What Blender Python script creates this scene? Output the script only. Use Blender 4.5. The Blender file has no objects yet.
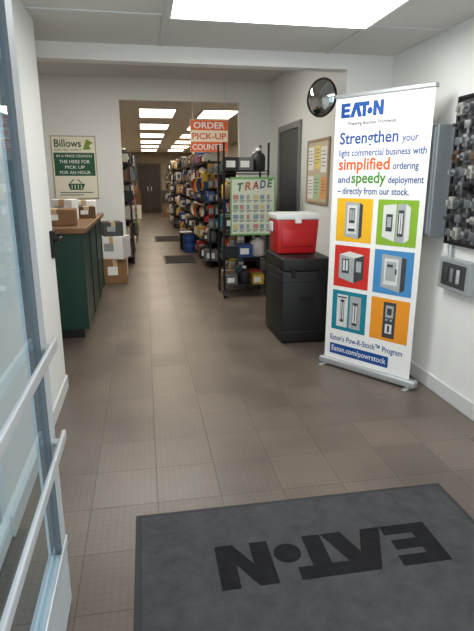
import bpy, bmesh, math, random
from mathutils import Matrix, Vector
random.seed(7)
SC = bpy.context.scene
COL = SC.collection
try:
    SC.view_settings.view_transform = 'Standard'
except Exception:
    pass
PI = math.pi

# ------------------------------------------------------------------ materials
def lin(c):
    c = c / 255.0
    return c / 12.92 if c <= .04045 else ((c + .055) / 1.055) ** 2.4
_mc = {}
def M(name, rgb, rough=.5, metal=0., var=.06, scale=14., bump=0., bscale=None, emit=0., spec=.5, detail=4):
    if name in _mc: return _mc[name]
    m = bpy.data.materials.new(name); m.use_nodes = True
    nt = m.node_tree; b = nt.nodes['Principled BSDF']
    r, g, bl = [lin(v) for v in rgb]
    tc = nt.nodes.new('ShaderNodeTexCoord')
    nz = nt.nodes.new('ShaderNodeTexNoise'); nz.inputs['Scale'].default_value = scale; nz.inputs['Detail'].default_value = detail; nz.inputs['Roughness'].default_value = .5 if detail < 8 else .75
    nt.links.new(tc.outputs['Object'], nz.inputs['Vector'])
    mx = nt.nodes.new('ShaderNodeMix'); mx.data_type = 'RGBA'
    mx.inputs[6].default_value = (r*(1-var), g*(1-var), bl*(1-var), 1)
    mx.inputs[7].default_value = (min(1, r*(1+var)), min(1, g*(1+var)), min(1, bl*(1+var)), 1)
    fac = nz.outputs['Fac']
    if detail >= 8:
        mr = nt.nodes.new('ShaderNodeMapRange'); mr.inputs[1].default_value = .35; mr.inputs[2].default_value = .65
        nt.links.new(fac, mr.inputs[0]); fac = mr.outputs[0]
    nt.links.new(fac, mx.inputs[0])
    nt.links.new(mx.outputs[2], b.inputs['Base Color'])
    b.inputs['Roughness'].default_value = rough
    b.inputs['Metallic'].default_value = metal
    b.inputs['Specular IOR Level'].default_value = spec
    if bump:
        n2 = nt.nodes.new('ShaderNodeTexNoise'); n2.inputs['Scale'].default_value = bscale or scale*6
        nt.links.new(tc.outputs['Object'], n2.inputs['Vector'])
        bp = nt.nodes.new('ShaderNodeBump'); bp.inputs['Strength'].default_value = bump; bp.inputs['Distance'].default_value = .004
        nt.links.new(n2.outputs['Fac'], bp.inputs['Height']); nt.links.new(bp.outputs['Normal'], b.inputs['Normal'])
    if emit:
        nt.links.new(mx.outputs[2], b.inputs['Emission Color'])
        b.inputs['Emission Strength'].default_value = emit
    _mc[name] = m
    return m

def floor_material():
    m = bpy.data.materials.new('brown_grey_tile'); m.use_nodes = True
    nt = m.node_tree; b = nt.nodes['Principled BSDF']; N = nt.nodes.new; L = nt.links.new
    tc = N('ShaderNodeTexCoord')
    br = N('ShaderNodeTexBrick'); br.offset = 0; br.squash = 1
    br.inputs['Scale'].default_value = 1; br.inputs['Brick Width'].default_value = .305; br.inputs['Row Height'].default_value = .305
    br.inputs['Mortar Size'].default_value = .003; br.inputs['Mortar Smooth'].default_value = .5; br.inputs['Bias'].default_value = 0
    br.inputs['Color1'].default_value = (lin(111), lin(100), lin(90), 1)
    br.inputs['Color2'].default_value = (lin(99), lin(89), lin(80), 1)
    br.inputs['Mortar'].default_value = (lin(82), lin(73), lin(65), 1)
    L(tc.outputs['Object'], br.inputs['Vector'])
    nz = N('ShaderNodeTexNoise'); nz.inputs['Scale'].default_value = 1.9; nz.inputs['Detail'].default_value = 3; nz.inputs['Roughness'].default_value = .55
    L(tc.outputs['Object'], nz.inputs['Vector'])
    ra = N('ShaderNodeMapRange'); ra.interpolation_type = 'SMOOTHSTEP'; ra.inputs[1].default_value = .25; ra.inputs[2].default_value = .75; ra.inputs[3].default_value = .80; ra.inputs[4].default_value = 1.14
    L(nz.outputs['Fac'], ra.inputs[0])
    mu = N('ShaderNodeMix'); mu.data_type = 'RGBA'; mu.blend_type = 'MULTIPLY'; mu.inputs[0].default_value = 1
    L(br.outputs['Color'], mu.inputs[6]); L(ra.outputs[0], mu.inputs[7])
    # small embossed squares on the tile face
    b2 = N('ShaderNodeTexBrick'); b2.offset = 0; b2.squash = 1
    b2.inputs['Scale'].default_value = 1; b2.inputs['Brick Width'].default_value = .0305; b2.inputs['Row Height'].default_value = .0305
    b2.inputs['Mortar Size'].default_value = .005; b2.inputs['Mortar Smooth'].default_value = 1
    b2.inputs['Color1'].default_value = (1, 1, 1, 1); b2.inputs['Color2'].default_value = (1, 1, 1, 1); b2.inputs['Mortar'].default_value = (.72, .72, .72, 1)
    L(tc.outputs['Object'], b2.inputs['Vector'])
    m2 = N('ShaderNodeMix'); m2.data_type = 'RGBA'; m2.blend_type = 'MULTIPLY'; m2.inputs[0].default_value = .55
    L(mu.outputs[2], m2.inputs[6]); L(b2.outputs['Color'], m2.inputs[7]); L(m2.outputs[2], b.inputs['Base Color'])
    bp2 = N('ShaderNodeBump'); bp2.inputs['Strength'].default_value = .4; bp2.inputs['Distance'].default_value = .002; bp2.invert = True
    L(br.outputs['Fac'], bp2.inputs['Height']); L(bp2.outputs['Normal'], b.inputs['Normal'])
    rr = N('ShaderNodeMapRange'); rr.inputs[1].default_value = .3; rr.inputs[2].default_value = .7; rr.inputs[3].default_value = .30; rr.inputs[4].default_value = .42
    L(nz.outputs['Fac'], rr.inputs[0]); L(rr.outputs[0], b.inputs['Roughness'])
    return m

def glass_material():
    if 'door_glass' in bpy.data.materials: return bpy.data.materials['door_glass']
    m = bpy.data.materials.new('door_glass'); m.use_nodes = True
    nt = m.node_tree; nt.nodes.clear(); N = nt.nodes.new; L = nt.links.new
    o = N('ShaderNodeOutputMaterial'); mix = N('ShaderNodeMixShader'); tr = N('ShaderNodeBsdfTransparent'); gl = N('ShaderNodeBsdfGlossy')
    nz = N('ShaderNodeTexNoise'); nz.inputs['Scale'].default_value = 3
    mx = N('ShaderNodeMix'); mx.data_type = 'RGBA'; mx.inputs[6].default_value = (.70, .84, .91, 1); mx.inputs[7].default_value = (.78, .90, .95, 1)
    L(nz.outputs['Fac'], mx.inputs[0]); L(mx.outputs[2], tr.inputs['Color'])
    gl.inputs['Roughness'].default_value = .03; gl.inputs['Color'].default_value = (.92, .97, 1, 1)
    mix.inputs[0].default_value = .28
    L(tr.outputs[0], mix.inputs[1]); L(gl.outputs[0], mix.inputs[2]); L(mix.outputs[0], o.inputs[0])
    return m

WALL = M('white_wall_paint', (231, 232, 229), .7, var=.02, scale=3, bump=.08, bscale=120)
CEIL = M('white_ceiling_paint', (214, 214, 210), .8, var=.02, scale=2)
TRIM = M('white_trim_paint', (210, 212, 211), .5, var=.02)
ALU = M('brushed_aluminium', (196, 202, 206), .35, .6, var=.04, scale=40)
FRAME = M('pale_door_metal', (190, 198, 202), .45, .05, var=.03)
SILVER = M('pale_silver_metal', (196, 200, 202), .4, .2, var=.03)
BASEM = M('banner_silver', (178, 182, 184), .35, .4, var=.03)
BLACK = M('black_plastic', (22, 22, 24), .45, var=.15)
BLKM = M('black_metal', (24, 24, 25), .4, .3, var=.12)
DKGREY = M('dark_grey', (62, 64, 66), .6, var=.1)
WHITE = M('white_plastic', (235, 236, 234), .45, var=.02)
PAPER = M('white_paper', (240, 240, 236), .7, var=.015)
INK = M('dark_ink', (30, 31, 38), .6)
LOGO_BLUE = M('logo_blue_ink', (0, 72, 148), .5)
ORANGE_INK = M('orange_ink', (234, 96, 18), .5)
GREEN_INK = M('green_ink', (66, 140, 40), .5)
GREY_INK = M('grey_ink', (92, 96, 102), .5)
WOOD = M('brown_wood_top', (122, 88, 58), .4, var=.2, scale=6)
KRAFT = M('kraft_cardboard', (138, 102, 68), .8, var=.08)

# ------------------------------------------------------------------ mesh helpers
def NB(): return bmesh.new()
def merge(bm, t, mx=None):
    if mx is not None: t.transform(mx)
    me = bpy.data.meshes.new('tmp'); t.to_mesh(me); t.free(); bm.from_mesh(me); bpy.data.meshes.remove(me)
def box(bm, x0, x1, y0, y1, z0, z1, bev=0., seg=2, mx=None):
    t = NB(); bmesh.ops.create_cube(t, size=1)
    for v in t.verts: v.co = Vector(((x0+x1)/2 + v.co.x*(x1-x0), (y0+y1)/2 + v.co.y*(y1-y0), (z0+z1)/2 + v.co.z*(z1-z0)))
    if bev: bmesh.ops.bevel(t, geom=t.edges[:], offset=bev, segments=seg, affect='EDGES', profile=.5)
    merge(bm, t, mx)
def taper(bm, cx, cy, z0, z1, wb, db, wt, dt, bev=0., seg=3):
    t = NB(); bmesh.ops.create_cube(t, size=1)
    for v in t.verts:
        top = v.co.z > 0; w, d = (wt, dt) if top else (wb, db)
        v.co = Vector((cx + v.co.x*w, cy + v.co.y*d, z1 if top else z0))
    if bev: bmesh.ops.bevel(t, geom=t.edges[:], offset=bev, segments=seg, affect='EDGES', profile=.5)
    merge(bm, t)
def cyl(bm, p0, p1, r, seg=12, r2=None):
    p0 = Vector(p0); p1 = Vector(p1); d = p1 - p0
    t = NB(); bmesh.ops.create_cone(t, cap_ends=True, segments=seg, radius1=r, radius2=r if r2 is None else r2, depth=d.length)
    merge(bm, t, Matrix.Translation((p0+p1)/2) @ d.to_track_quat('Z', 'Y').to_matrix().to_4x4())
def lathe(bm, prof, seg=24, mx=None):
    t = NB(); rings = []
    for r, h in prof:
        if r < 1e-5: rings.append([t.verts.new((0, 0, h))])
        else: rings.append([t.verts.new((r*math.cos(2*PI*i/seg), r*math.sin(2*PI*i/seg), h)) for i in range(seg)])
    for a, b in zip(rings, rings[1:]):
        for i in range(seg):
            j = (i+1) % seg
            if len(a) == 1 and len(b) == 1: continue
            if len(a) == 1: t.faces.new((a[0], b[j], b[i]))
            elif len(b) == 1: t.faces.new((a[i], a[j], b[0]))
            else: t.faces.new((a[i], a[j], b[j], b[i]))
    bmesh.ops.recalc_face_normals(t, faces=t.faces[:])
    merge(bm, t, mx)
def torus(bm, R, r, mx=None, n=28, k=8):
    lathe(bm, [(R + r*math.cos(2*PI*i/k), r*math.sin(2*PI*i/k)) for i in range(k+1)], n, mx)
def poly(bm, pts, y=0.):               # flat print facing -Y
    bm.faces.new([bm.verts.new((x, y, z)) for x, z in pts])
def rect(bm, x0, x1, z0, z1, y=0.): poly(bm, [(x0, z0), (x1, z0), (x1, z1), (x0, z1)], y)
def text(bm, body, x, z, size, y=0., width=None, bold=0., align='LEFT', shear=0., rot=0.):
    cu = bpy.data.curves.new('t', 'FONT'); cu.body = body; cu.size = size; cu.offset = bold*size; cu.resolution_u = 3; cu.shear = shear
    o = bpy.data.objects.new('t', cu); COL.objects.link(o)
    bpy.context.view_layer.update()
    dg = bpy.context.evaluated_depsgraph_get()
    me = bpy.data.meshes.new_from_object(o.evaluated_get(dg))
    xs = [v.co.x for v in me.vertices]
    if xs:
        x0, x1 = min(xs), max(xs); k = width/(x1-x0) if width else 1
        w = (x1-x0)*k
        off = 0 if align == 'LEFT' else (-w/2 if align == 'CENTER' else -w)
        c, s = math.cos(rot), math.sin(rot)
        for v in me.vertices:
            a, b = off + (v.co.x-x0)*k, v.co.y
            v.co = Vector((x + a*c - b*s, y, z + a*s + b*c))
        bm.from_mesh(me)
    bpy.data.objects.remove(o); bpy.data.curves.remove(cu); bpy.data.meshes.remove(me)
# wide heavy letters; the second and third are joined at the top
LOGO = [[(0,0),(.84,0),(.84,.24),(.33,.24),(.33,.38),(.79,.38),(.79,.62),(.33,.62),(.33,.76),(.84,.76),(.84,1),(0,1)],
        [(.84,0),(1.20,0),(1.40,.54),(1.58,0),(1.94,0),(1.56,1),(1.22,1)],
        [(1.96,0),(2.28,0),(2.28,.72),(2.54,.72),(2.54,1),(1.565,1),(1.672,.72),(1.96,.72)],
        [(2.62+.23*math.cos(2*PI*i/24), .36+.23*math.sin(2*PI*i/24)) for i in range(24)],
        [(2.90,0),(3.21,0),(3.21,.52),(3.50,0),(3.8,0),(3.8,1),(3.50,1),(3.50,.48),(3.21,1),(2.90,1)]]
def logo(bm, x, z, h, w, y=0.):
    for p in LOGO: poly(bm, [(x + a/3.8*w, z + b*h) for a, b in p], y)

def obj(name, bm, mat, parent=None, smooth=False, label=None):
    me = bpy.data.meshes.new(name); bm.to_mesh(me); bm.free()
    o = bpy.data.objects.new(name, me); COL.objects.link(o); me.materials.append(mat)
    if smooth:
        for p in me.polygons: p.use_smooth = True
        try: me.set_sharp_from_angle(angle=math.radians(38))
        except Exception: pass
    if parent: o.parent = parent
    if label: o['label'] = label
    return o
def line(name, mat, parent, *a, **k):
    bm = NB(); text(bm, *a, **k); return obj(name, bm, mat, parent)
def thing(name, label, cat, loc=(0,0,0), rz=0., group=None):
    o = bpy.data.objects.new(name, None); COL.objects.link(o); o.location = loc; o.rotation_euler = (0, 0, rz)
    o.empty_display_size = .1
    return tag(o, label, cat, group)
def tag(o, label, cat, group=None):
    o['label'] = label; o['category'] = cat
    if group: o['group'] = group
    return o
def struct(name, bm, mat, label=None):
    o = obj(name, bm, mat); o['kind'] = 'structure'
    if label: o['label'] = label
    return o
def sbox(name, dims, mat, label, bev=0.):
    bm = NB(); box(bm, *dims, bev=bev); return struct(name, bm, mat, label)
def dup(root):
    r = root.copy(); COL.objects.link(r)
    for ch in list(root.children):
        c = ch.copy(); COL.objects.link(c); c.parent = r
        for g in list(ch.children):
            d = g.copy(); COL.objects.link(d); d.parent = c
    return r
def side_plane(name, x, y0, y1, z0, z1, parent):
    bm = NB(); bm.faces.new([bm.verts.new(p) for p in ((x, y0, z0), (x, y1, z0), (x, y1, z1), (x, y0, z1))])
    return obj(name, bm, glass_material(), parent)

# ------------------------------------------------------------------ setting
sbox('floor', (-3, 3.3, -1.5, 24.3, -.1, 0), floor_material(), 'brown grey square tile floor')
sbox('ceiling', (-2.7, 2.1, .6, 4.15, 2.42, 2.5), CEIL, 'white ceiling over the entrance')
sbox('ceiling', (-2.7, 2.1, 4.27, 8.35, 2.9, 3.0), CEIL, 'white ceiling over the counter area')
sbox('ceiling', (-1.0, 3.1, 8.35, 24.1, 2.6, 2.7), M('cream_ceiling', (224, 217, 204), .8, var=.03), 'cream ceiling over the far aisle')
bm = NB(); box(bm, -.74, -.62, 2.0, 3.65, 0, 2.42); box(bm, -.74, -.62, .6, 2.0, 2.3, 2.42); box(bm, -.74, -.62, .6, 2.0, 0, .08)
struct('wall_left', bm, WALL, 'white wall left of the entrance')
bm = NB(); box(bm, -.71, -.65, 1.93, 2.0, .08, 2.3, .004); box(bm, -.71, -.65, .6, .67, .08, 2.3, .004); box(bm, -.71, -.65, .67, 1.93, 2.23, 2.3, .004); box(bm, -.71, -.65, .67, 1.93, .08, .16, .004); box(bm, -.71, -.65, .67, 1.93, .95, 1.0, .004)
wf = struct('window_1', bm, FRAME, 'pale framed side window left of the entrance door')
side_plane('window_pane', -.68, .67, 1.93, 1.0, 2.23, wf); side_plane('window_pane', -.68, .67, 1.93, .16, .95, wf)
sbox('wall_left', (-2.8, -2.7, 3.55, 8.35, 0, 2.9), WALL, 'white wall behind the counter area')
sbox('wall_front', (-2.7, -.74, 3.55, 3.65, 0, 2.42), WALL, 'white wall closing the counter area')
sbox('wall_right', (2.0, 2.1, .6, 8.2, 0, 2.9), WALL, 'white right wall of entrance and shop')
sbox('wall_right_return', (1.62, 2.0, 4.15, 4.27, 0, 2.31), WALL, 'white wall return behind the banner')
sbox('wall_header', (-2.7, 2.0, 4.15, 4.27, 2.31, 2.9), WALL, 'white header between entrance and shop')
bm = NB(); box(bm, -2.7, -.3, 8.2, 8.35, 0, 2.9); box(bm, 1.5, 3.1, 8.2, 8.35, 0, 2.9); box(bm, -.3, 1.5, 8.2, 8.35, 2.6, 2.9)
struct('wall_back', bm, WALL, 'white back wall with wide opening to the far aisle')
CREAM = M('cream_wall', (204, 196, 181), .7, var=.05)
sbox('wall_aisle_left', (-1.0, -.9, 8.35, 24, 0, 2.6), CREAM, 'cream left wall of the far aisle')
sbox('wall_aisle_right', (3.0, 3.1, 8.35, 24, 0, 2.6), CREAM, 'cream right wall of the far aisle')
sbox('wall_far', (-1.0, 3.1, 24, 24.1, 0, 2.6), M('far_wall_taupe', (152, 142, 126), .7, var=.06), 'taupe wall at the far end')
sbox('baseboard_right', (1.985, 2.0, .6, 4.15, 0, .11), TRIM, 'white baseboard along right wall', .004)
sbox('baseboard_left', (-.62, -.605, 2.0, 3.65, 0, .1), TRIM, 'white baseboard along left wall', .004)
sbox('baseboard_back', (-2.69, -.3, 8.185, 8.2, 0, .1), TRIM, 'white baseboard along back wall')
bm = NB()
for y in (1.6, 2.72, 3.4): box(bm, -.62, 2.0, y-.012, y+.012, 2.412, 2.42)
for x in (.17, 1.45): box(bm, x-.012, x+.012, .62, 4.14, 2.413, 2.42)
struct('trim_1', bm, TRIM, 'thin white ceiling joint strips')

# glass entrance door standing open along the left
D = bpy.data.objects.new('door_1', None); COL.objects.link(D); D.location = (-.345, .66, 0); D['kind'] = 'structure'; D['label'] = 'open glass entrance door with pale metal frame and push bars'
for y0, y1 in ((0, .09), (.86, .95)):
    bm = NB(); box(bm, -.022, .022, y0, y1, .01, 2.12, .004); obj('stile', bm, FRAME, D)
bm = NB(); box(bm, -.022, .022, .09, .86, .01, .27, .004); obj('bottom_rail', bm, FRAME, D)
bm = NB(); box(bm, -.022, .022, .09, .86, 2.02, 2.12, .004); obj('top_rail', bm, FRAME, D)
bm = NB(); box(bm, -.012, .0225, .858, .864, .27, 2.02)
obj('glazing_gasket', bm, M('gasket_grey', (92, 98, 102), .6), D)
side_plane('glass_pane', .012, .09, .858, .27, 2.02, D)
for z in (.98, .66):
    bm = NB(); box(bm, .042, .056, .02, .955, z-.018, z+.018, .005, 3); pb = obj('push_bar', bm, SILVER, D, True)
    for y in (.045, .90):
        bm = NB(); cyl(bm, (.02, y, z), (.045, y, z), .012); obj('bracket', bm, SILVER, pb, True)
bm = NB(); box(bm, .022, .03, .02, .94, .25, .285, .003); obj('kick_strip', bm, SILVER, D)

# doorway in the right wall
D = bpy.data.objects.new('door_2', None); COL.objects.link(D); D.location = (2.0, 7.1, 0); D.rotation_euler = (0, 0, -PI/2); D['kind'] = 'structure'; D['label'] = 'dark grey side door in the right wall'
bm = NB(); box(bm, -.55, -.47, -.03, 0, 0, 2.2, .004); box(bm, .47, .55, -.03, 0, 0, 2.2, .004); box(bm, -.47, .47, -.03, 0, 2.12, 2.2, .004); obj('door_frame', bm, M('grey_door_frame', (126, 128, 126), .5), D)
bm = NB(); box(bm, -.47, .47, -.012, 0, .01, 2.12, .003); obj('door_panel', bm, M('dark_grey_door', (70, 72, 74), .5), D)
bm = NB(); cyl(bm, (-.4, -.012, 1.0), (-.4, -.06, 1.0), .012); cyl(bm, (-.4, -.055, 1.0), (-.29, -.055, 1.0), .01); obj('door_handle', bm, ALU, D, True)
# double door at far end
D = bpy.data.objects.new('door_3', None); COL.objects.link(D); D.location = (.28, 24, 0); D['kind'] = 'structure'; D['label'] = 'dark brown double door at the far end of the aisle'
BRN = M('dark_brown_door', (52, 45, 41), .5, var=.12)
bm = NB(); box(bm, -.53, -.47, -.04, 0, 0, 2.15); box(bm, .47, .53, -.04, 0, 0, 2.15); box(bm, -.47, .47, -.04, 0, 2.07, 2.15); obj('door_frame', bm, M('taupe_frame', (88, 78, 68), .5), D)
for s in (-1, 1):
    bm = NB(); x0, x1 = (-.47, -.006) if s < 0 else (.006, .47); box(bm, x0, x1, -.025, 0, .01, 2.07, .004); lf = obj('door_leaf', bm, BRN, D)
    bm = NB(); box(bm, s*.08-.02, s*.08+.02, -.06, -.025, .95, 1.15, .004); obj('door_handle', bm, ALU, lf)

# ------------------------------------------------------------------ ceiling lights
DIFF_N = M('cool_light_diffuser', (250, 250, 248), .5, var=.01, emit=15)
DIFF_W = M('warm_light_diffuser', (255, 238, 214), .5, var=.01, emit=9.5)
def light(label, x, y, z, wx, wy, diff, group=None):
    t = thing('ceiling_light', label, 'light', (x, y, z), 0, group)
    bm = NB(); a, b = wx/2, wy/2
    box(bm, -a, a, -b, -b+.025, -.025, 0, .003); box(bm, -a, a, b-.025, b, -.025, 0, .003)
    box(bm, -a, -a+.025, -b+.025, b-.025, -.025, 0, .003); box(bm, a-.025, a, -b+.025, b-.025, -.025, 0, .003)
    obj('frame', bm, TRIM, t)
    bm = NB(); box(bm, -a+.025, a-.025, -b+.025, b-.025, -.018, -.006); obj('diffuser', bm, diff, t)
    return t
light('large bright rectangular light panel in the entrance ceiling', .81, 3.06, 2.412, 1.26, .64, DIFF_N)
light('cool light panel in the ceiling above the counter area, behind the header', .0, 6.1, 2.9, 1.84, .64, M('counter_light_diffuser', (253, 248, 238), .5, var=.01, emit=17))
ords = ['first', 'second', 'third', 'fourth', 'fifth', 'sixth']
for i in range(6):
    light('warm light panel, %s one in the left row along the far aisle ceiling' % ords[i], .29, 9.6+2.4*i, 2.6, .64, 1.24, DIFF_W, 'far aisle light panels')
    light('warm light panel, %s one in the right row along the far aisle ceiling' % ords[i], 1.35, 9.6+2.4*i, 2.6, .64, 1.24, DIFF_W, 'far aisle light panels')

# ------------------------------------------------------------------ roll-up banner
B = thing('rollup_banner', 'tall white roll-up banner with blue headline and six colourful product squares', 'banner', (1.636, 3.495, 0), math.radians(-55.7))
bm = NB(); box(bm, -.42, .42, -.036, .036, .012, .068, .014, 3); obj('base', bm, BASEM, B, True)
for s in (-1, 1):
    bm = NB(); box(bm, s*.37-.018, s*.37+.018, -.085, .07, 0, .013, .005); obj('foot', bm, BASEM, B)
fixed = set(B.children)
bm = NB(); cyl(bm, (0, .03, .065), (0, .03, 2.05), .012); obj('support_pole', bm, ALU, B, True)
bm = NB(); box(bm, -.42, .42, -.012, .04, 2.04, 2.068, .006); obj('top_rail', bm, BASEM, B)
bm = NB(); box(bm, -.415, .415, -.0015, .0005, .065, 2.05); obj('panel', bm, PAPER, B)
Y = -.003
bm = NB(); logo(bm, -.36, 1.905, .098, .38, Y); obj('logo_lettering', bm, LOGO_BLUE, B)
line('tagline', INK, B, 'Powering Business Worldwide', -.29, 1.852, .036, Y, width=.42, bold=.014)
for a in (('Strengthen', -.36, 1.725, .115, .52, .018), ('your', .19, 1.725, .07, .13, .013), ('light commercial business with', -.36, 1.64, .068, .75, .013), ('ordering', .13, 1.545, .068, .21, .013),
          ('and', -.36, 1.452, .068, .115, .013), ('deployment', .10, 1.452, .068, .29, .013), ('–', -.36, 1.372, .068, .035, .013), ('directly from our stock.', -.31, 1.372, .068, .59, .013)):
    line('headline_text', LOGO_BLUE, B, a[0], a[1], a[2], a[3], Y, width=a[4], bold=a[5])
line('headline_orange_word', ORANGE_INK, B, 'simplified', -.36, 1.545, .114, Y, width=.465, bold=.022)
line('headline_green_word', GREEN_INK, B, 'speedy', -.23, 1.452, .108, Y, width=.31, bold=.02)
line('program_text', LOGO_BLUE, B, "Eaton's Pow-R-Stock™ Program", -.36, .225, .062, Y, width=.70, bold=.012)
bm = NB(); rect(bm, -.36, .22, .108, .195, Y+.0008); obj('blue_strip', bm, LOGO_BLUE, B)
line('web_address', WHITE, B, 'Eaton.com/powrstock', -.34, .135, .062, Y, width=.54, bold=.012)
TILE = [[('gold', (240, 184, 28)), ('lime', (134, 178, 44))], [('red', (206, 44, 34)), ('sky', (66, 140, 196))], [('teal', (0, 128, 150)), ('amber', (236, 150, 34))]]
GB = M('product_grey', (168, 173, 174), .5); GD = M('product_dark', (60, 64, 70), .5); GW = M('product_pale', (218, 220, 216), .5)
def R4(x0, x1, z0, z1): return [(x0, z0), (x1, z0), (x1, z1), (x0, z1)]
shapes = {
 (0,0): [(GB, [(-.085,-.12),(.05,-.135),(.05,.13),(-.085,.135)]), (GD, [(.05,-.135),(.08,-.115),(.08,.115),(.05,.13)]), (GW, R4(-.065, .03, -.10, .11)), (GD, R4(-.045, .01, -.02, .09)), (GB, R4(-.04, -.02, .0, .08)), (GB, R4(-.015, .005, .0, .08)), (GD, R4(-.05, .015, -.08, -.06))],
 (0,1): [(GW, [(-.12,-.10),(-.01,-.13),(-.01,.13),(-.12,.12)]), (GB, [(.0,-.13),(.07,-.135),(.07,.135),(.0,.13)]), (GW, [(.07,-.135),(.11,-.11),(.11,.11),(.07,.135)]), (GD, R4(-.09, -.035, -.06, .06)), (GB, R4(-.08, -.045, -.03, .04)), (GD, R4(.012, .058, -.09, .09)), (GW, R4(.02, .032, -.07, .07)), (GW, R4(.038, .05, -.07, .07))],
 (1,0): [(GB, [(-.12,-.09),(.03,-.12),(.03,.07),(-.12,.09)]), (GD, [(.03,-.12),(.12,-.08),(.12,.10),(.03,.07)]), (GW, [(-.12,.09),(.03,.07),(.12,.10),(-.02,.12)]), (GD, R4(-.09, -.02, -.05, .06)), (GW, R4(-.08, -.06, -.03, .05)), (GW, R4(-.05, -.03, -.03, .05)), (GB, R4(.05, .1, -.03, .05))],
 (1,1): [(GB, [(-.10,-.11),(.07,-.135),(.07,.12),(-.10,.13)]), (GD, [(.07,-.135),(.11,-.115),(.11,.11),(.07,.12)]), (GW, R4(-.075, .045, -.09, .10)), (GB, R4(-.06, .03, -.06, .08)), (GD, R4(.02, .035, -.01, .03)), (GD, R4(-.05, 0, .04, .06))],
 (2,0): [(GW, R4(-.12, -.01, -.13, .13)), (GB, R4(.01, .12, -.13, .13)), (GD, R4(-.085, -.045, -.09, .09)), (GW, R4(-.08, -.07, -.07, .07)), (GW, R4(-.06, -.05, -.07, .07)), (GD, R4(.04, .09, -.10, .08)), (GW, R4(.045, .06, -.08, .06)), (GW, R4(.07, .085, -.08, .06)), (GD, R4(-.11, -.02, .105, .115))],
 (2,1): [(GD, R4(-.055, .055, -.135, .135)), (GB, R4(-.035, .035, .02, .11)), (GD, R4(-.02, .02, .04, .09)), (GW, R4(-.03, .03, -.10, -.03)), (GD, R4(-.01, .01, -.09, -.04)), (GB, R4(-.03, -.01, -.005, .01)), (GB, R4(.01, .03, -.005, .01))]}
for r in range(3):
    for c in range(2):
        nm, rgb = TILE[r][c]
        cx = -.185 + .385*c; cz = 1.18 - .352*r
        bm = NB(); rect(bm, cx-.17, cx+.17, cz-.16, cz+.16, Y+.0008)
        tl = obj('product_square', bm, M('print_' + nm, rgb, .5, var=.12, scale=5), B, label=nm + ' square with a printed product picture')
        for k, (mt, pts) in enumerate(shapes[(r, c)]):
            bm = NB(); poly(bm, [(cx + a, cz + b) for a, b in pts], Y - .0005*(k+1)); obj('printed_product', bm, mt, tl)
for o in B.children:                        # the fabric is a little narrower than its cassette
    if o not in fixed:
        for q in [o] + list(o.children):
            for v in q.data.vertices: v.co.x = v.co.x*.905 - .012

# ------------------------------------------------------------------ entrance mat
Mt = thing('entrance_mat', 'large charcoal entrance mat with black logo lettering upside down', 'mat', (.645, 1.59, 0))
bm = NB(); box(bm, -.745, .745, -.455, .455, 0, .006, .002); obj('rubber_border', bm, M('black_rubber', (40, 41, 43), .7), Mt)
bm = NB(); box(bm, -.72, .72, -.43, .43, .006, .010, .001); obj('carpet', bm, M('charcoal_carpet', (71, 72, 74), .95, var=.24, scale=9, bump=.6, bscale=260, spec=.2, detail=14), Mt)
bm = NB()
for p in LOGO: bm.faces.new([bm.verts.new((.505 - a/3.8*.93, .185 - b*.235, .0112)) for a, b in p])
obj('logo_lettering', bm, M('black_carpet', (28, 28, 30), .95, var=.3, scale=20, spec=.2, detail=12), Mt)

def aisle_mat(label, x, y, w, d):
    t = thing('floor_mat', label, 'mat', (x, y, 0))
    bm = NB(); box(bm, -w/2, w/2, -d/2, d/2, 0, .006, .002); obj('rubber_border', bm, BLACK, t)
    bm = NB(); box(bm, -w/2+.03, w/2-.03, -d/2+.03, d/2-.03, .006, .011, .001); obj('carpet', bm, M('dark_carpet', (44, 42, 42), .95, var=.2, scale=90), t)
aisle_mat('dark floor mat lying in the aisle, nearer of the two', .62, 9.7, .6, .95)
aisle_mat('dark floor mat lying in the aisle, farther of the two', .55, 13.2, .66, 1.2)

# ------------------------------------------------------------------ black case and cooler
K = thing('rolling_case', 'big black boxy case under the red cooler', 'case', (1.42, 4.68, 0))
CASE = M('black_case_plastic', (17, 18, 19), .5, var=.2, bump=.2, bscale=300)
bm = NB(); box(bm, -.228, .228, -.328, .328, .012, .674, .010, 3)
for z in (.10, .58): box(bm, -.2305, .2305, -.3305, .3305, z, z+.014, .003)
obj('body', bm, CASE, K, True)
bm = NB(); box(bm, -.229, .229, -.329, .329, .678, .79, .010, 3); obj('lid', bm, CASE, K, True)
for x in (-.13, .13):
    bm = NB(); box(bm, x-.022, x+.022, -.340, -.322, .62, .71, .004); obj('latch', bm, BLKM, K)
bm = NB(); box(bm, -.07, .07, -.346, -.336, .42, .44, .004); box(bm, -.07, -.055, -.338, -.324, .42, .44); box(bm, .055, .07, -.338, -.324, .42, .44); obj('handle', bm, BLKM, K)
for x in (-.19, .19):
    for y in (-.28, .28):
        bm = NB(); cyl(bm, (x, y, 0), (x, y, .02), .022, 14); obj('rubber_foot', bm, BLACK, K, True)

C = thing('cooler', 'red picnic cooler with white lid standing on the black case', 'cooler', (1.405, 4.79, .79))
RED = M('cooler_red', (188, 28, 32), .35, var=.06)
bm = NB(); taper(bm, 0, 0, 0, .325, .385, .27, .415, .30, .022); box(bm, -.15, .15, -.15, -.13, .07, .23, .008); obj('body', bm, RED, C, True)
bm = NB(); box(bm, -.215, .215, -.158, .158, .32, .378, .016, 3); box(bm, -.16, .16, -.1, .1, .37, .384, .005); obj('lid', bm, WHITE, C, True)
for s in (-1, 1):
    bm = NB(); box(bm, s*.2185-.008, s*.2185+.008, -.05, .05, .21, .30, .006); obj('side_handle', bm, WHITE, C, True)
bm = NB(); box(bm, -.03, .03, -.168, -.15, .29, .345, .005); obj('lid_latch', bm, WHITE, C)

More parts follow.
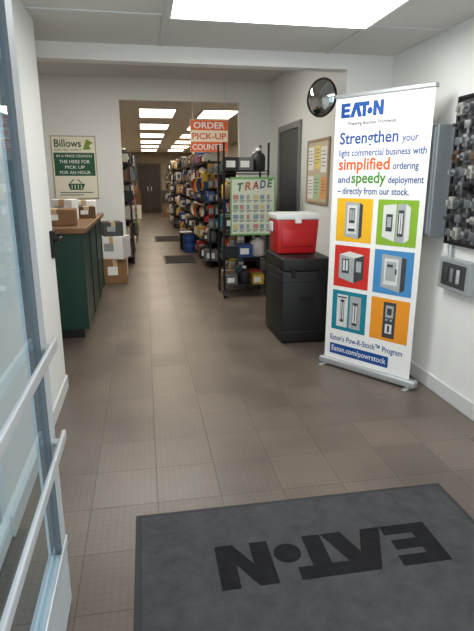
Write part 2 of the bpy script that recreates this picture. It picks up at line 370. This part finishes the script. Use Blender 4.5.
# ------------------------------------------------------------------ counter
CT = thing('service_counter', 'dark green service counter with brown wooden top', 'counter', (-1.0, 5.92, 0))
GRN = M('dark_green_laminate', (18, 58, 48), .4, var=.1)
bm = NB(); box(bm, -.42, .42, -1.06, 1.06, .09, 1.0, .004); obj('body', bm, GRN, CT)
bm = NB(); box(bm, -.38, .38, -1.03, 1.03, 0, .09); obj('plinth', bm, BLACK, CT)
for y in (-1.03, -.35, .35, 1.03):
    bm = NB(); box(bm, .42, .432, y-.03, y+.03, .09, 1.0, .002); obj('batten', bm, M('green_batten', (14, 50, 41), .4), CT)
bm = NB(); box(bm, -.46, .47, -1.11, 1.11, 1.0, 1.05, .01, 3); obj('top', bm, WOOD, CT)

# ------------------------------------------------------------------ poster on back wall
S = thing('wall_poster', 'cream and green poster on the back wall above the counter', 'poster', (-.985, 8.2, 1.64))
DG = M('poster_green', (20, 86, 56), .5)
q = .9
bm = NB(); box(bm, -.32, .32, -.02, 0, -.50*q, .50*q, .004); obj('board', bm, M('poster_cream', (236, 232, 212), .6, var=.02), S)
bm = NB()
for a in ((-.32, .32, .485, .50), (-.32, .32, -.50, -.485), (-.32, -.305, -.485, .485), (.305, .32, -.485, .485)): rect(bm, a[0], a[1], a[2]*q, a[3]*q, y=-.021)
obj('border', bm, M('poster_edge', (170, 160, 130), .5), S)
line('heading', DG, S, 'Billows', -.27, .325*q, .15, -.0215, width=.38, bold=.016)
line('subheading', DG, S, 'ELECTRIC SUPPLY', -.27, .262*q, .042, -.0215, width=.38)
bm = NB(); poly(bm, [(a, b*q) for a, b in [(.13,.28),(.25,.29),(.22,.35),(.28,.39),(.19,.45),(.16,.37)]], -.0215); obj('leaf_emblem', bm, M('emblem_yellow_green', (120, 150, 50), .5), S)
bm = NB(); rect(bm, -.29, .29, -.13*q, .235*q, -.021); obj('green_panel', bm, DG, S)
for tx, z, sz, w in (('IN A PRICE CRUNCH', .165, .05, .50), ('THE HERE FOR', .07, .066, .44), ('PICK UP', -.015, .06, .28), ('FOR AN HOUR', -.10, .062, .44)):
    line('panel_lettering', WHITE, S, tx, 0, z*q, sz, -.022, width=w, align='CENTER', bold=.01)
bm = NB(); poly(bm, [(-.12,-.23),(-.09,-.32),(.09,-.32),(.13,-.23)], -.0215); basket = obj('basket_picture', bm, DG, S)
bm = NB()
for x in (-.07, -.025, .02, .065): rect(bm, x, x+.012, -.305, -.245, -.022)
obj('basket_slots', bm, M('poster_cream', (236, 232, 212)), basket)
bm = NB(); poly(bm, [(-.10,-.225),(-.04,-.165),(-.02,-.165),(-.08,-.225)], -.0215); poly(bm, [(.09,-.225),(.03,-.165),(.01,-.165),(.07,-.225)], -.0215); obj('basket_handles', bm, DG, basket)
for z in (-.365, -.40):
    bm = NB(); rect(bm, -.24, .24 if z > -.38 else .1, z, z+.014, -.0215); obj('footer_line', bm, GREY_INK, S)

# ------------------------------------------------------------------ hanging sign
H = thing('hanging_sign', 'orange and white pick-up counter sign hanging from the ceiling', 'sign', (.985, 7.86, 1.86))
bm = NB(); box(bm, -.28, .28, -.012, .012, 0, .45, .004); obj('board', bm, M('sign_cream', (240, 226, 200), .5), H)
SO = M('sign_orange', (226, 98, 36), .5)
for a in ((.305, .445), (.005, .145)):
    bm = NB(); rect(bm, -.275, .275, a[0], a[1], -.013); obj('orange_band', bm, SO, H)
line('white_lettering', WHITE, H, 'ORDER', 0, .332, .12, -.0145, width=.46, align='CENTER', bold=.018)
line('white_lettering', WHITE, H, 'COUNTER', 0, .033, .115, -.0145, width=.5, align='CENTER', bold=.018)
line('orange_lettering', M('sign_deep_orange', (208, 74, 30), .5), H, 'PICK-UP', 0, .182, .12, -.0145, width=.5, align='CENTER', bold=.018)
for x in (-.24, .24):
    bm = NB(); cyl(bm, (x, 0, .45), (x, 0, 1.04), .004, 6); obj('hanging_wire', bm, ALU, H)

# ------------------------------------------------------------------ convex mirror
V = thing('convex_mirror', 'round convex safety mirror with black rim beside the wall return', 'mirror', (1.49, 4.36, 2.13), math.radians(-58))
R90 = Matrix.Rotation(PI/2, 4, 'X'); k = .88
bm = NB(); lathe(bm, [(0, .055), (.05*k, .051), (.1*k, .038), (.14*k, .02), (.162*k, .004)], 32, R90); obj('mirror_face', bm, M('mirror_silver', (190, 196, 198), .05, 1., var=.02), V, True)
bm = NB(); lathe(bm, [(.158*k, .008), (.172*k, .010), (.176*k, 0), (.168*k, -.014), (.05, -.03), (0, -.03)], 32, R90); obj('rim', bm, BLACK, V, True)
bm = NB(); cyl(bm, (0, .03, 0), (.0, .10, .0), .011); cyl(bm, (0, .10, 0), (.05, .17, .0), .011); obj('bracket', bm, BLKM, V, True)

# ------------------------------------------------------------------ right wall things
X = -PI/2
E = thing('electrical_panel', 'tall light grey electrical cabinet on right wall behind the banner', 'cabinet', (1.999, 3.42, 1.46), X)
EG = M('panel_grey', (140, 147, 152), .45, .2, var=.04)
bm = NB(); box(bm, -.24, .24, -.12, 0, -.36, .36, .006); obj('body', bm, EG, E)
bm = NB(); box(bm, -.225, .225, -.135, -.12, -.345, .345, .004); obj('door', bm, M('panel_door_grey', (156, 163, 168), .45, .2), E)
bm = NB(); box(bm, .16, .19, -.15, -.135, -.05, .05, .004); obj('latch', bm, BLKM, E)

W = thing('display_board', 'dark wall board crowded with small metal switches and breakers', 'display', (1.997, 2.77, 1.52), X)
bm = NB(); box(bm, -.36, .36, -.02, 0, -.45, .45, .003); obj('backboard', bm, M('dark_board', (66, 67, 68), .5), W)
bm = NB()
for a in ((-.365, .365, .435, .455), (-.365, .365, -.455, -.435)): box(bm, a[0], a[1], -.035, -.02, a[2], a[3], .003)
for a in ((-.365, -.345), (.345, .365)): box(bm, a[0], a[1], -.035, -.02, -.435, .435, .003)
obj('frame', bm, BLKM, W)
cols = [M('dev_pale', (158, 158, 150), .4), BLACK, M('dev_steel', (150, 154, 158), .3, .6), M('dev_bronze', (92, 74, 56), .45, .3), M('dev_grey', (100, 104, 108), .45, .2), DKGREY]
for r in range(9):
    for c in range(8):
        x = -.295 + c*.084; z = .375 - r*.094; kind = (r*5 + c*2 + (r*c) % 4) % 6
        bm = NB()
        if (r + c) % 3 == 0:
            box(bm, x-.024, x+.024, -.06, -.02, z-.038, z+.038, .005); box(bm, x-.007, x+.007, -.085, -.055, z-.018, z+.018, .003)
        elif (r + c) % 3 == 1:
            cyl(bm, (x, -.02, z), (x, -.065, z), .024, 16); cyl(bm, (x, -.065, z), (x, -.092, z), .011, 12); box(bm, x-.03, x+.03, -.027, -.02, z-.036, z+.036, .003)
        else:
            box(bm, x-.03, x+.03, -.055, -.02, z-.024, z+.024, .005); cyl(bm, (x, -.040, z-.02), (x, -.040, z-.052), .010, 10)
        obj('sample_device', bm, cols[kind], W, True)
Q = thing('wall_box', 'small grey metal box with dark window on right wall below the display board', 'box', (1.998, 2.96, .77), X)
bm = NB(); box(bm, -.17, .17, -.05, 0, 0, .21, .006); obj('body', bm, M('wall_box_grey', (160, 165, 168), .45, .2), Q)
bm = NB(); box(bm, -.13, .13, -.054, -.05, .03, .18, .003); obj('window', bm, M('wall_box_window', (60, 62, 64), .35), Q)
for x, mt in ((-.07, DKGREY), (-.01, M('rocker_grey', (120, 124, 126), .4)), (.06, SILVER)):
    bm = NB(); box(bm, x-.017, x+.017, -.060, -.054, .06, .15, .004); obj('rocker_switch', bm, mt, Q, True)
bm = NB(); cyl(bm, (-.1, -.025, .21), (-.1, -.025, .29), .013, 12); obj('conduit_stub', bm, ALU, Q, True)

N_ = thing('notice_board', 'narrow pale notice board with pinned papers on the right wall past the case', 'notice board', (1.999, 5.86, 1.56), X)
bm = NB(); box(bm, -.36, .36, -.015, 0, -.34, .34); obj('cork', bm, M('cork', (204, 190, 164), .9, var=.12, scale=60), N_)
bm = NB(); box(bm, -.38, .38, -.025, 0, .33, .36, .004); box(bm, -.38, .38, -.025, 0, -.36, -.33, .004); box(bm, -.38, -.35, -.025, 0, -.33, .33, .004); box(bm, .35, .38, -.025, 0, -.33, .33, .004); obj('frame', bm, M('frame_tan', (170, 150, 122), .5), N_)
for (x, z, w, h, mt) in ((-.23, .15, .2, .26, PAPER), (.0, .16, .2, .26, M('paper_yellow', (236, 216, 130), .7)), (.22, .13, .2, .28, PAPER), (-.22, -.18, .2, .26, PAPER), (.0, -.17, .2, .27, M('paper_green', (180, 206, 160), .7)), (.23, -.18, .18, .24, M('paper_orange', (232, 164, 104), .7))):
    bm = NB(); rect(bm, x-w/2, x+w/2, z-h/2, z+h/2, -.017); pp = obj('pinned_paper', bm, mt, N_)
    bm = NB()
    for q in range(5): rect(bm, x-w*.38, x+w*(.38 if q % 2 else .2), z+h*.3-q*h*.14, z+h*.33-q*h*.14, -.018)
    obj('print_lines', bm, GREY_INK, pp)

Lk = thing('wall_latch', 'small black latch on the edge of the white left wall', 'latch', (-.62, 3.57, 1.06), PI/2)
bm = NB(); box(bm, -.05, .05, -.02, 0, -.09, .09, .004); obj('plate', bm, BLKM, Lk)
bm = NB(); cyl(bm, (0, -.02, .03), (0, -.06, .03), .013); box(bm, -.05, .03, -.075, -.055, .012, .048, .005); obj('lever', bm, BLKM, Lk, True)

# ------------------------------------------------------------------ products
PC = {'red': (168, 42, 36), 'orange': (186, 102, 46), 'yellow': (200, 168, 62), 'green': (54, 106, 66), 'blue': (36, 74, 140), 'white': (208, 206, 198),
      'grey': (106, 108, 110), 'black': (30, 30, 32), 'brown': (118, 90, 62), 'teal': (38, 98, 110)}
def pm(c): return M('product_' + c + '_finish', PC[c], .5, var=.1)
protos = {}
def proto(kind, c):
    bm = NB()
    if kind == 'carton':
        box(bm, -.13, .13, -.15, .15, 0, .22, .006); o = obj('carton', bm, pm(c))
        bm = NB(); rect(bm, -.10, .06, .05, .16, -.1515); obj('printed_label', bm, PAPER if c != 'white' else LOGO_BLUE, o)
        bm = NB(); box(bm, -.131, .131, -.02, .02, .1, .2215); obj('tape', bm, KRAFT if c != 'brown' else PAPER, o)
    elif kind == 'spool':
        mx = Matrix.Translation((-.1075, 0, .14)) @ Matrix.Rotation(PI/2, 4, 'Y')
        lathe(bm, [(0, 0), (.14, 0), (.14, .015), (.05, .015), (.05, .2), (.14, .2), (.14, .215), (0, .215)], 20, mx); o = obj('cable_spool', bm, M('spool_flange', (60, 56, 52), .6), None, True)
        bm = NB()
        lathe(bm, [(.05, .016)] + [(.115 + .006*(i % 2), .018 + i*.0098) for i in range(19)] + [(.05, .199)], 20, mx); obj('wound_cable', bm, pm(c), o, True)
    elif kind == 'jug':
        lathe(bm, [(0, 0), (.085, 0), (.095, .015), (.095, .18), (.07, .22), (.03, .24), (.03, .255), (0, .255)], 20); o = obj('jug', bm, pm(c), None, True)
        bm = NB(); lathe(bm, [(0, .255), (.036, .255), (.036, .29), (0, .29)], 16); obj('cap', bm, WHITE if c != 'white' else BLACK, o, True)
    elif kind == 'drum':
        lathe(bm, [(0, 0), (.15, 0), (.16, .01), (.16, .13), (.165, .14), (.16, .15), (.16, .29), (.165, .30), (.16, .31), (.16, .43), (0, .43)], 24); o = obj('drum', bm, pm(c), None, True)
        bm = NB(); lathe(bm, [(0, .43), (.168, .43), (.168, .455), (.15, .46), (0, .455)], 24); obj('lid', bm, BLACK if c != 'black' else WHITE, o, True)
    elif kind == 'coil':
        rr = random.Random(5)
        for i in range(6): torus(bm, .105 + rr.uniform(-.015, .02), .010, Matrix.Translation((0, rr.uniform(-.02, .02), -.12)) @ R90, 26, 6)
        o = obj('cable_coil', bm, pm(c), None, True)
        bm = NB(); cyl(bm, (0, .07, 0), (0, -.03, 0), .005, 8); cyl(bm, (0, -.03, 0), (0, -.035, .02), .005, 8); obj('hook', bm, ALU, o, True)
        bm = NB(); box(bm, -.012, .012, -.035, .035, -.26, -.20, .004); obj('tie', bm, BLACK, o)
    elif kind == 'pack':
        box(bm, -.05, .05, -.002, .002, -.17, 0, .0015); o = obj('hanging_pack', bm, pm(c))
        bm = NB(); box(bm, -.035, .035, -.03, -.002, -.15, -.05, .008); obj('blister', bm, M('blister_plastic', (140, 144, 146), .2), o, True)
        bm = NB(); cyl(bm, (0, .03, -.02), (0, -.05, -.012), .003, 8); obj('peg', bm, ALU, o, True)
    else:
        for a in ((-.13, .13, -.15, .15, 0, .012), (.118, .13, -.15, .15, .012, .16), (-.13, -.118, -.15, .15, .012, .10), (-.118, .118, -.15, -.138, .012, .15), (-.118, .118, .138, .15, .012, .15)): box(bm, *a)
        o = obj('storage_bin', bm, pm(c))
        bm = NB()
        for i in range(6):
            cyl(bm, (-.09 + .036*i, -.1, .05 + .02*(i % 2)), (-.07 + .03*i, .1, .06), .022, 8)
        obj('fittings', bm, M('fitting_steel', (150, 152, 152), .35, .7), o, True)
    return o
NAMES = {'carton': 'carton', 'spool': 'cable spool', 'jug': 'plastic jug', 'bin': 'open storage bin', 'drum': 'plastic drum', 'coil': 'cable coil', 'pack': 'blister pack'}
def product(kind, c, loc, rz, label, group, sc=1.):
    key = (kind, c)
    if key not in protos: o = protos[key] = proto(kind, c)
    else: o = dup(protos[key])
    o.location = loc; o.rotation_euler = (0, 0, rz); o.scale = (sc, sc, sc)
    tag(o, label, NAMES[kind].split()[-1], group)
    return o

SHM = M('shelf_metal_dark', (34, 34, 36), .5, .3)
SHL = M('shelf_edge_dark', (60, 57, 54), .5)
def gondola(label, x, y, length, depth, height, levels, rz=0., mt=SHM):
    t = thing('shelving_unit', label, 'shelving', (x, y, 0), rz)
    d, l = depth/2, length/2
    bm = NB(); box(bm, d-.02, d, -l, l, .0, height, .003); obj('back_panel', bm, mt, t)
    for s in (-1, 1):
        for px in (-d+.015, 0.0):
            bm = NB(); box(bm, px-.015, px+.015, s*(l-.015)-.015, s*(l-.015)+.015, 0, height, .003); obj('upright', bm, mt, t)
    for z in levels:
        bm = NB(); box(bm, -d, d-.02, -l+.03, l-.03, z-.025, z, .003); sh = obj('shelf', bm, mt, t)
        bm = NB(); box(bm, -d-.006, -d, -l+.03, l-.03, z-.03, z+.004); obj('price_rail', bm, SHL, sh)
    return t
rnd = random.Random(21)
combos = [(k, c) for k in ('carton', 'spool', 'jug', 'bin') for c in PC]
LV = ['bottom shelf', 'second shelf up', 'third shelf up', 'fourth shelf up', 'fifth shelf up']
def fill(levels, x, y0, y1, unit, group, hmax, jut=0., sgn=-1, dark=False, smin=.95, smax=1.4, spools=True):
    for li, z in enumerate(levels):
        pool = [q for q in combos if spools or q[0] != 'spool']; rnd.shuffle(pool)
        pref = ('black', 'grey', 'brown', 'white') if dark else ('blue', 'yellow', 'white', 'black', 'red', 'grey')
        pool = sorted(pool, key=lambda q: (q[1] not in pref) + rnd.random()*1.3)
        y = y0; i = 0
        while i < len(pool):
            kind, c = pool[i]; i += 1
            sc = rnd.uniform(smin, smax)
            sc = min(sc, hmax/{'carton': .22, 'spool': .28, 'jug': .29, 'bin': .16}[kind])
            half = {'carton': .15, 'spool': .14, 'jug': .095, 'bin': .15}[kind]*sc
            if y + 2*half > y1: break
            name = LV[li] if li < len(levels)-1 else 'top shelf'
            product(kind, c, (x + sgn*rnd.uniform(0, jut), y + half, z), (0 if sgn < 0 else PI), '%s %s on the %s of the %s' % (c, NAMES[kind], name, unit), group, sc)
            y += 2*half + rnd.choice((.01, .015, .02))
L6 = [.12, .45, .78, 1.11, 1.44, 1.76]
gondola('dark low shelving unit standing between the wire rack and the back wall opening', 1.37, 7.64, 1.05, .42, 1.5, [.12, .42, .72, 1.02, 1.3])
fill([.12, .42, .72, 1.02, 1.3], 1.29, 7.17, 8.12, 'unit behind the wire rack', 'goods on the unit behind the wire rack', .25, smin=.5, smax=.8, spools=False)
for n, (ya, yb, un, h, fx) in enumerate(((8.6, 10.6, 'first right aisle unit', 1.78, 0), (10.7, 13.0, 'second right aisle unit', 1.80, -.02), (13.1, 16.0, 'third right aisle unit', 1.95, -.05), (16.1, 19.4, 'fourth right aisle unit', 1.8, -.16))):
    gondola('shelving unit along the right of the far aisle, %s one past the opening' % ords[n], 1.29+fx, (ya+yb)/2, yb-ya-.02, .46, h, L6)
    fill(L6, 1.18+fx, ya+.04, yb-.05, un, 'goods on the ' + un, .285, .13, smin=.55, smax=1.0, spools=(n > 1), dark=(n % 2 == 1))
gondola('shelving unit along the left side of the far aisle', -.44, 12.1, 5.6, .46, 1.8, L6, PI)
fill(L6, -.36, 9.4, 14.85, 'left aisle unit', 'goods on the left aisle unit', .285, .06, 1, dark=True, spools=False, smin=.8, smax=1.2)
# stock standing in the aisle, hanging coils and packs
for c, x, y in (('blue', .91, 10.75), ('black', .86, 11.12), ('teal', .90, 11.5)):
    product('drum', c, (x, y, 0), 0, '%s plastic drum on the floor beside the second right aisle unit' % c, 'drums beside the right aisle shelving', .85)
for c, x, y, z in (('blue', .985, 8.75, 1.50), ('yellow', .985, 9.15, 1.5), ('red', .985, 9.6, 1.5), ('black', .985, 8.9, 1.06), ('orange', .985, 9.4, 1.06), ('white', .985, 9.95, 1.06)):
    product('coil', c, (x - .02, y, z - .01), math.radians(-60), '%s cable coil hanging on the front of the first right aisle unit' % c, 'cable coils on the first right aisle unit')
k = 0
for zi, z in enumerate((1.72, 1.50, 1.28, 1.06, .84)):
    for xi, x in enumerate((1.09, 1.20)):
        c = list(PC)[(k*3 + 2) % 10]; k += 1
        product('pack', c, (x, 8.565, z), 0, '%s blister pack hanging on the end of the first right aisle unit' % c, 'blister packs on the end of the aisle unit')
k = 0
for zi, z in enumerate((1.44, 1.24, 1.0, .70, .40)):
    for xi, x in enumerate((1.19, 1.31)):
        c = list(PC)[(k*7 + 6) % 10]; k += 1
        product('pack', c, (x, 7.075, z), 0, '%s blister pack hanging on the end of the unit behind the wire rack' % c, 'blister packs on the end of the low unit')

# cartons at the end of the counter and on it
def big_carton(label, mt, pmat, loc, rz, w, d, h, group=None):
    t = thing('carton', label, 'box', loc, rz, group)
    bm = NB(); box(bm, -w/2, w/2, -d/2, d/2, 0, h, .006); obj('body', bm, mt, t)
    bm = NB(); rect(bm, -w*.32, w*.1, h*.35, h*.7, -d/2-.0015); obj('printed_label', bm, pmat, t)
    bm = NB(); box(bm, -.03, .03, -d/2-.001, d/2+.001, h*.7, h+.001); obj('tape', bm, M('tape_beige', (196, 170, 130), .4), t)
GREYLAB = M('pale_grey_print', (150, 156, 152), .6)
big_carton('brown cardboard carton on the floor at the end of the counter', KRAFT, PAPER, (-.47, 7.72, 0), .08, .34, .4, .36)
big_carton('white carton with grey label stacked askew at the end of the counter', WHITE, GREYLAB, (-.44, 7.68, .36), -.3, .34, .34, .32)
big_carton('dark low carton on top of the stack at the end of the counter', DKGREY, GREYLAB, (-.48, 7.72, .68), .2, .28, .3, .2)
big_carton('low brown carton at the near end of the counter top', KRAFT, PAPER, (-.86, 5.25, 1.05), .1, .42, .32, .15)
big_carton('tall white carton in the middle of the counter top', WHITE, GREYLAB, (-.84, 5.85, 1.05), -.15, .22, .24, .22)
big_carton('small dark brown carton beside the tall white one on the counter', M('kraft_dark', (100, 74, 50), .8), PAPER, (-.66, 6.12, 1.05), .2, .2, .2, .13)
big_carton('white carton with blue label at the far end of the counter top', WHITE, LOGO_BLUE, (-.72, 6.6, 1.05), .05, .28, .28, .18)
# stock piled at the far end
for x, y, z, lab, mt in ((1.05, 21.2, 0, 'large brown carton on the floor near the far end of the aisle', KRAFT), (1.0, 21.25, .52, 'large grey carton stacked on the brown one near the far end', DKGREY), (-.40, 20.5, 0, 'large white carton on the floor at the left of the far end', WHITE), (-.40, 20.5, .52, 'large dark brown carton stacked at the left of the far end', _mc['kraft_dark'])):
    big_carton(lab, mt, GREYLAB, (x, y, z), .05, .55, .5, .52)

# ------------------------------------------------------------------ wire rack
Rk = thing('wire_rack', 'tall black wire shelving rack on casters with a poster on its front', 'rack', (1.24, 6.55, 0))
w, d = .275, .23
for sx in (-1, 1):
    for sy in (-1, 1):
        bm = NB(); cyl(bm, (sx*w, sy*d, .1), (sx*w, sy*d, 1.90), .014, 12)
        obj('post', bm, BLKM, Rk, True)
        bm = NB(); cyl(bm, (sx*w-.014, sy*d, .045), (sx*w+.014, sy*d, .045), .045, 18); box(bm, sx*w-.022, sx*w+.022, sy*d-.02, sy*d+.02, .05, .1, .004); obj('caster', bm, BLACK, Rk, True)
RZ = [.16, .52, .88, 1.24, 1.58]
for z in RZ:
    bm = NB()
    for s in (-1, 1):
        cyl(bm, (-w, s*d, z-.006), (w, s*d, z-.006), .006, 8); cyl(bm, (-w, s*d, z-.04), (w, s*d, z-.04), .005, 8)
        cyl(bm, (s*w, -d, z-.006), (s*w, d, z-.006), .006, 8); cyl(bm, (s*w, -d, z-.04), (s*w, d, z-.04), .005, 8)
    for i in range(15):
        x = -w + (i+1)*2*w/16; cyl(bm, (x, -d, z-.003), (x, d, z-.003), .003, 6)
    obj('wire_shelf', bm, BLKM, Rk)
gn = 'goods on the wire rack'
for li, items in enumerate(([('carton', 'grey'), ('jug', 'black'), ('carton', 'yellow')], [('bin', 'black'), ('carton', 'blue'), ('jug', 'white')], [('carton', 'black'), ('spool', 'grey'), ('bin', 'grey')], [('jug', 'brown'), ('carton', 'black'), ('spool', 'black')], [('carton', 'black'), ('carton', 'grey'), ('jug', 'black')])):
    for row in (0, 1):
        for j in range(3):
            kd, c = items[j]
            if row: c = {'grey': 'brown', 'black': 'teal', 'yellow': 'red', 'blue': 'orange', 'white': 'green', 'brown': 'yellow'}[c]
            nm = 'top shelf' if li == 4 else LV[li]
            product(kd, c, (1.065 + .175*j, 6.44 + .21*row, RZ[li]), PI/2 if kd == 'spool' else 0, '%s %s on the %s of the wire rack' % (c, NAMES[kd], nm), gn, (.58 if kd != 'jug' else .8) + .06*((li*5 + j*3 + row) % 3))

T = thing('rack_poster', 'white poster board with coloured slanted lettering hung on the wire rack', 'poster', (1.32, 6.295, .80))
bm = NB(); box(bm, -.28, .28, -.006, .006, 0, .70, .002); obj('board', bm, M('poster_pale', (222, 232, 214), .6), T)
bm = NB()
for a in ((-.28, .28, .675, .70), (-.28, .28, 0, .02), (-.28, -.265, .02, .675), (.265, .28, .02, .675)): rect(bm, *a, y=-.007)
obj('green_border', bm, M('poster_leaf_green', (120, 182, 104), .6), T)
PL = {q: M('poster_letter_' + q, tuple(int(v*.8 + 40) for v in PC[q]), .6) for q in ('green', 'orange', 'red', 'blue')}
for ch, x, c in (('T', -.19, 'green'), ('R', -.105, 'orange'), ('A', -.01, 'red'), ('D', .085, 'blue'), ('E', .175, 'green')):
    line('slanted_letter', PL[c], T, ch, x, .535 + .12*(x+.19), .13, -.0085, width=.08, bold=.03, shear=.25, rot=.12)
PT = [M('pic_tint_%d' % i, tuple(int(v*.5 + 120) for v in PC[q]), .6) for i, q in enumerate(('red', 'green', 'blue', 'yellow', 'grey', 'teal'))]
for i in range(24):
    r, c = divmod(i, 6); bm = NB(); x = -.25 + c*.085; z = .435 - r*.118
    rect(bm, x, x+.068 - .016*((i*7) % 3), z, z+.055, -.007); pic = obj('printed_picture', bm, PT[(i*5 + r) % 6], T)
    bm = NB(); rect(bm, x, x+.066, z-.018, z-.010, -.007); rect(bm, x, x+.045, z-.034, z-.026, -.007); obj('caption_lines', bm, GREY_INK, pic)
for x in (-.2, .2):
    bm = NB(); cyl(bm, (x, 0, .70), (x, .015, .72), .004, 6); obj('hook', bm, ALU, T)

# ------------------------------------------------------------------ camera, light
psi, th = math.radians(10.1), math.radians(15.0)
fwd = Vector((math.sin(psi)*math.cos(th), math.cos(psi)*math.cos(th), -math.sin(th)))
right = Vector((math.cos(psi), -math.sin(psi), 0)); up = right.cross(fwd)
cam = bpy.data.cameras.new('camera'); co = bpy.data.objects.new('camera', cam); COL.objects.link(co)
mx = Matrix((right, up, -fwd)).transposed().to_4x4(); mx.translation = Vector((0, 0, 1.48)); co.matrix_world = mx
cam.sensor_fit = 'VERTICAL'; cam.sensor_height = 36; cam.lens = 510/631*36; cam.clip_start = .02
SC.camera = co
wd = bpy.data.worlds.new('world'); SC.world = wd; wd.use_nodes = True
bg = wd.node_tree.nodes['Background']; bg.inputs['Color'].default_value = (.92, .965, 1, 1); bg.inputs['Strength'].default_value = 1.95
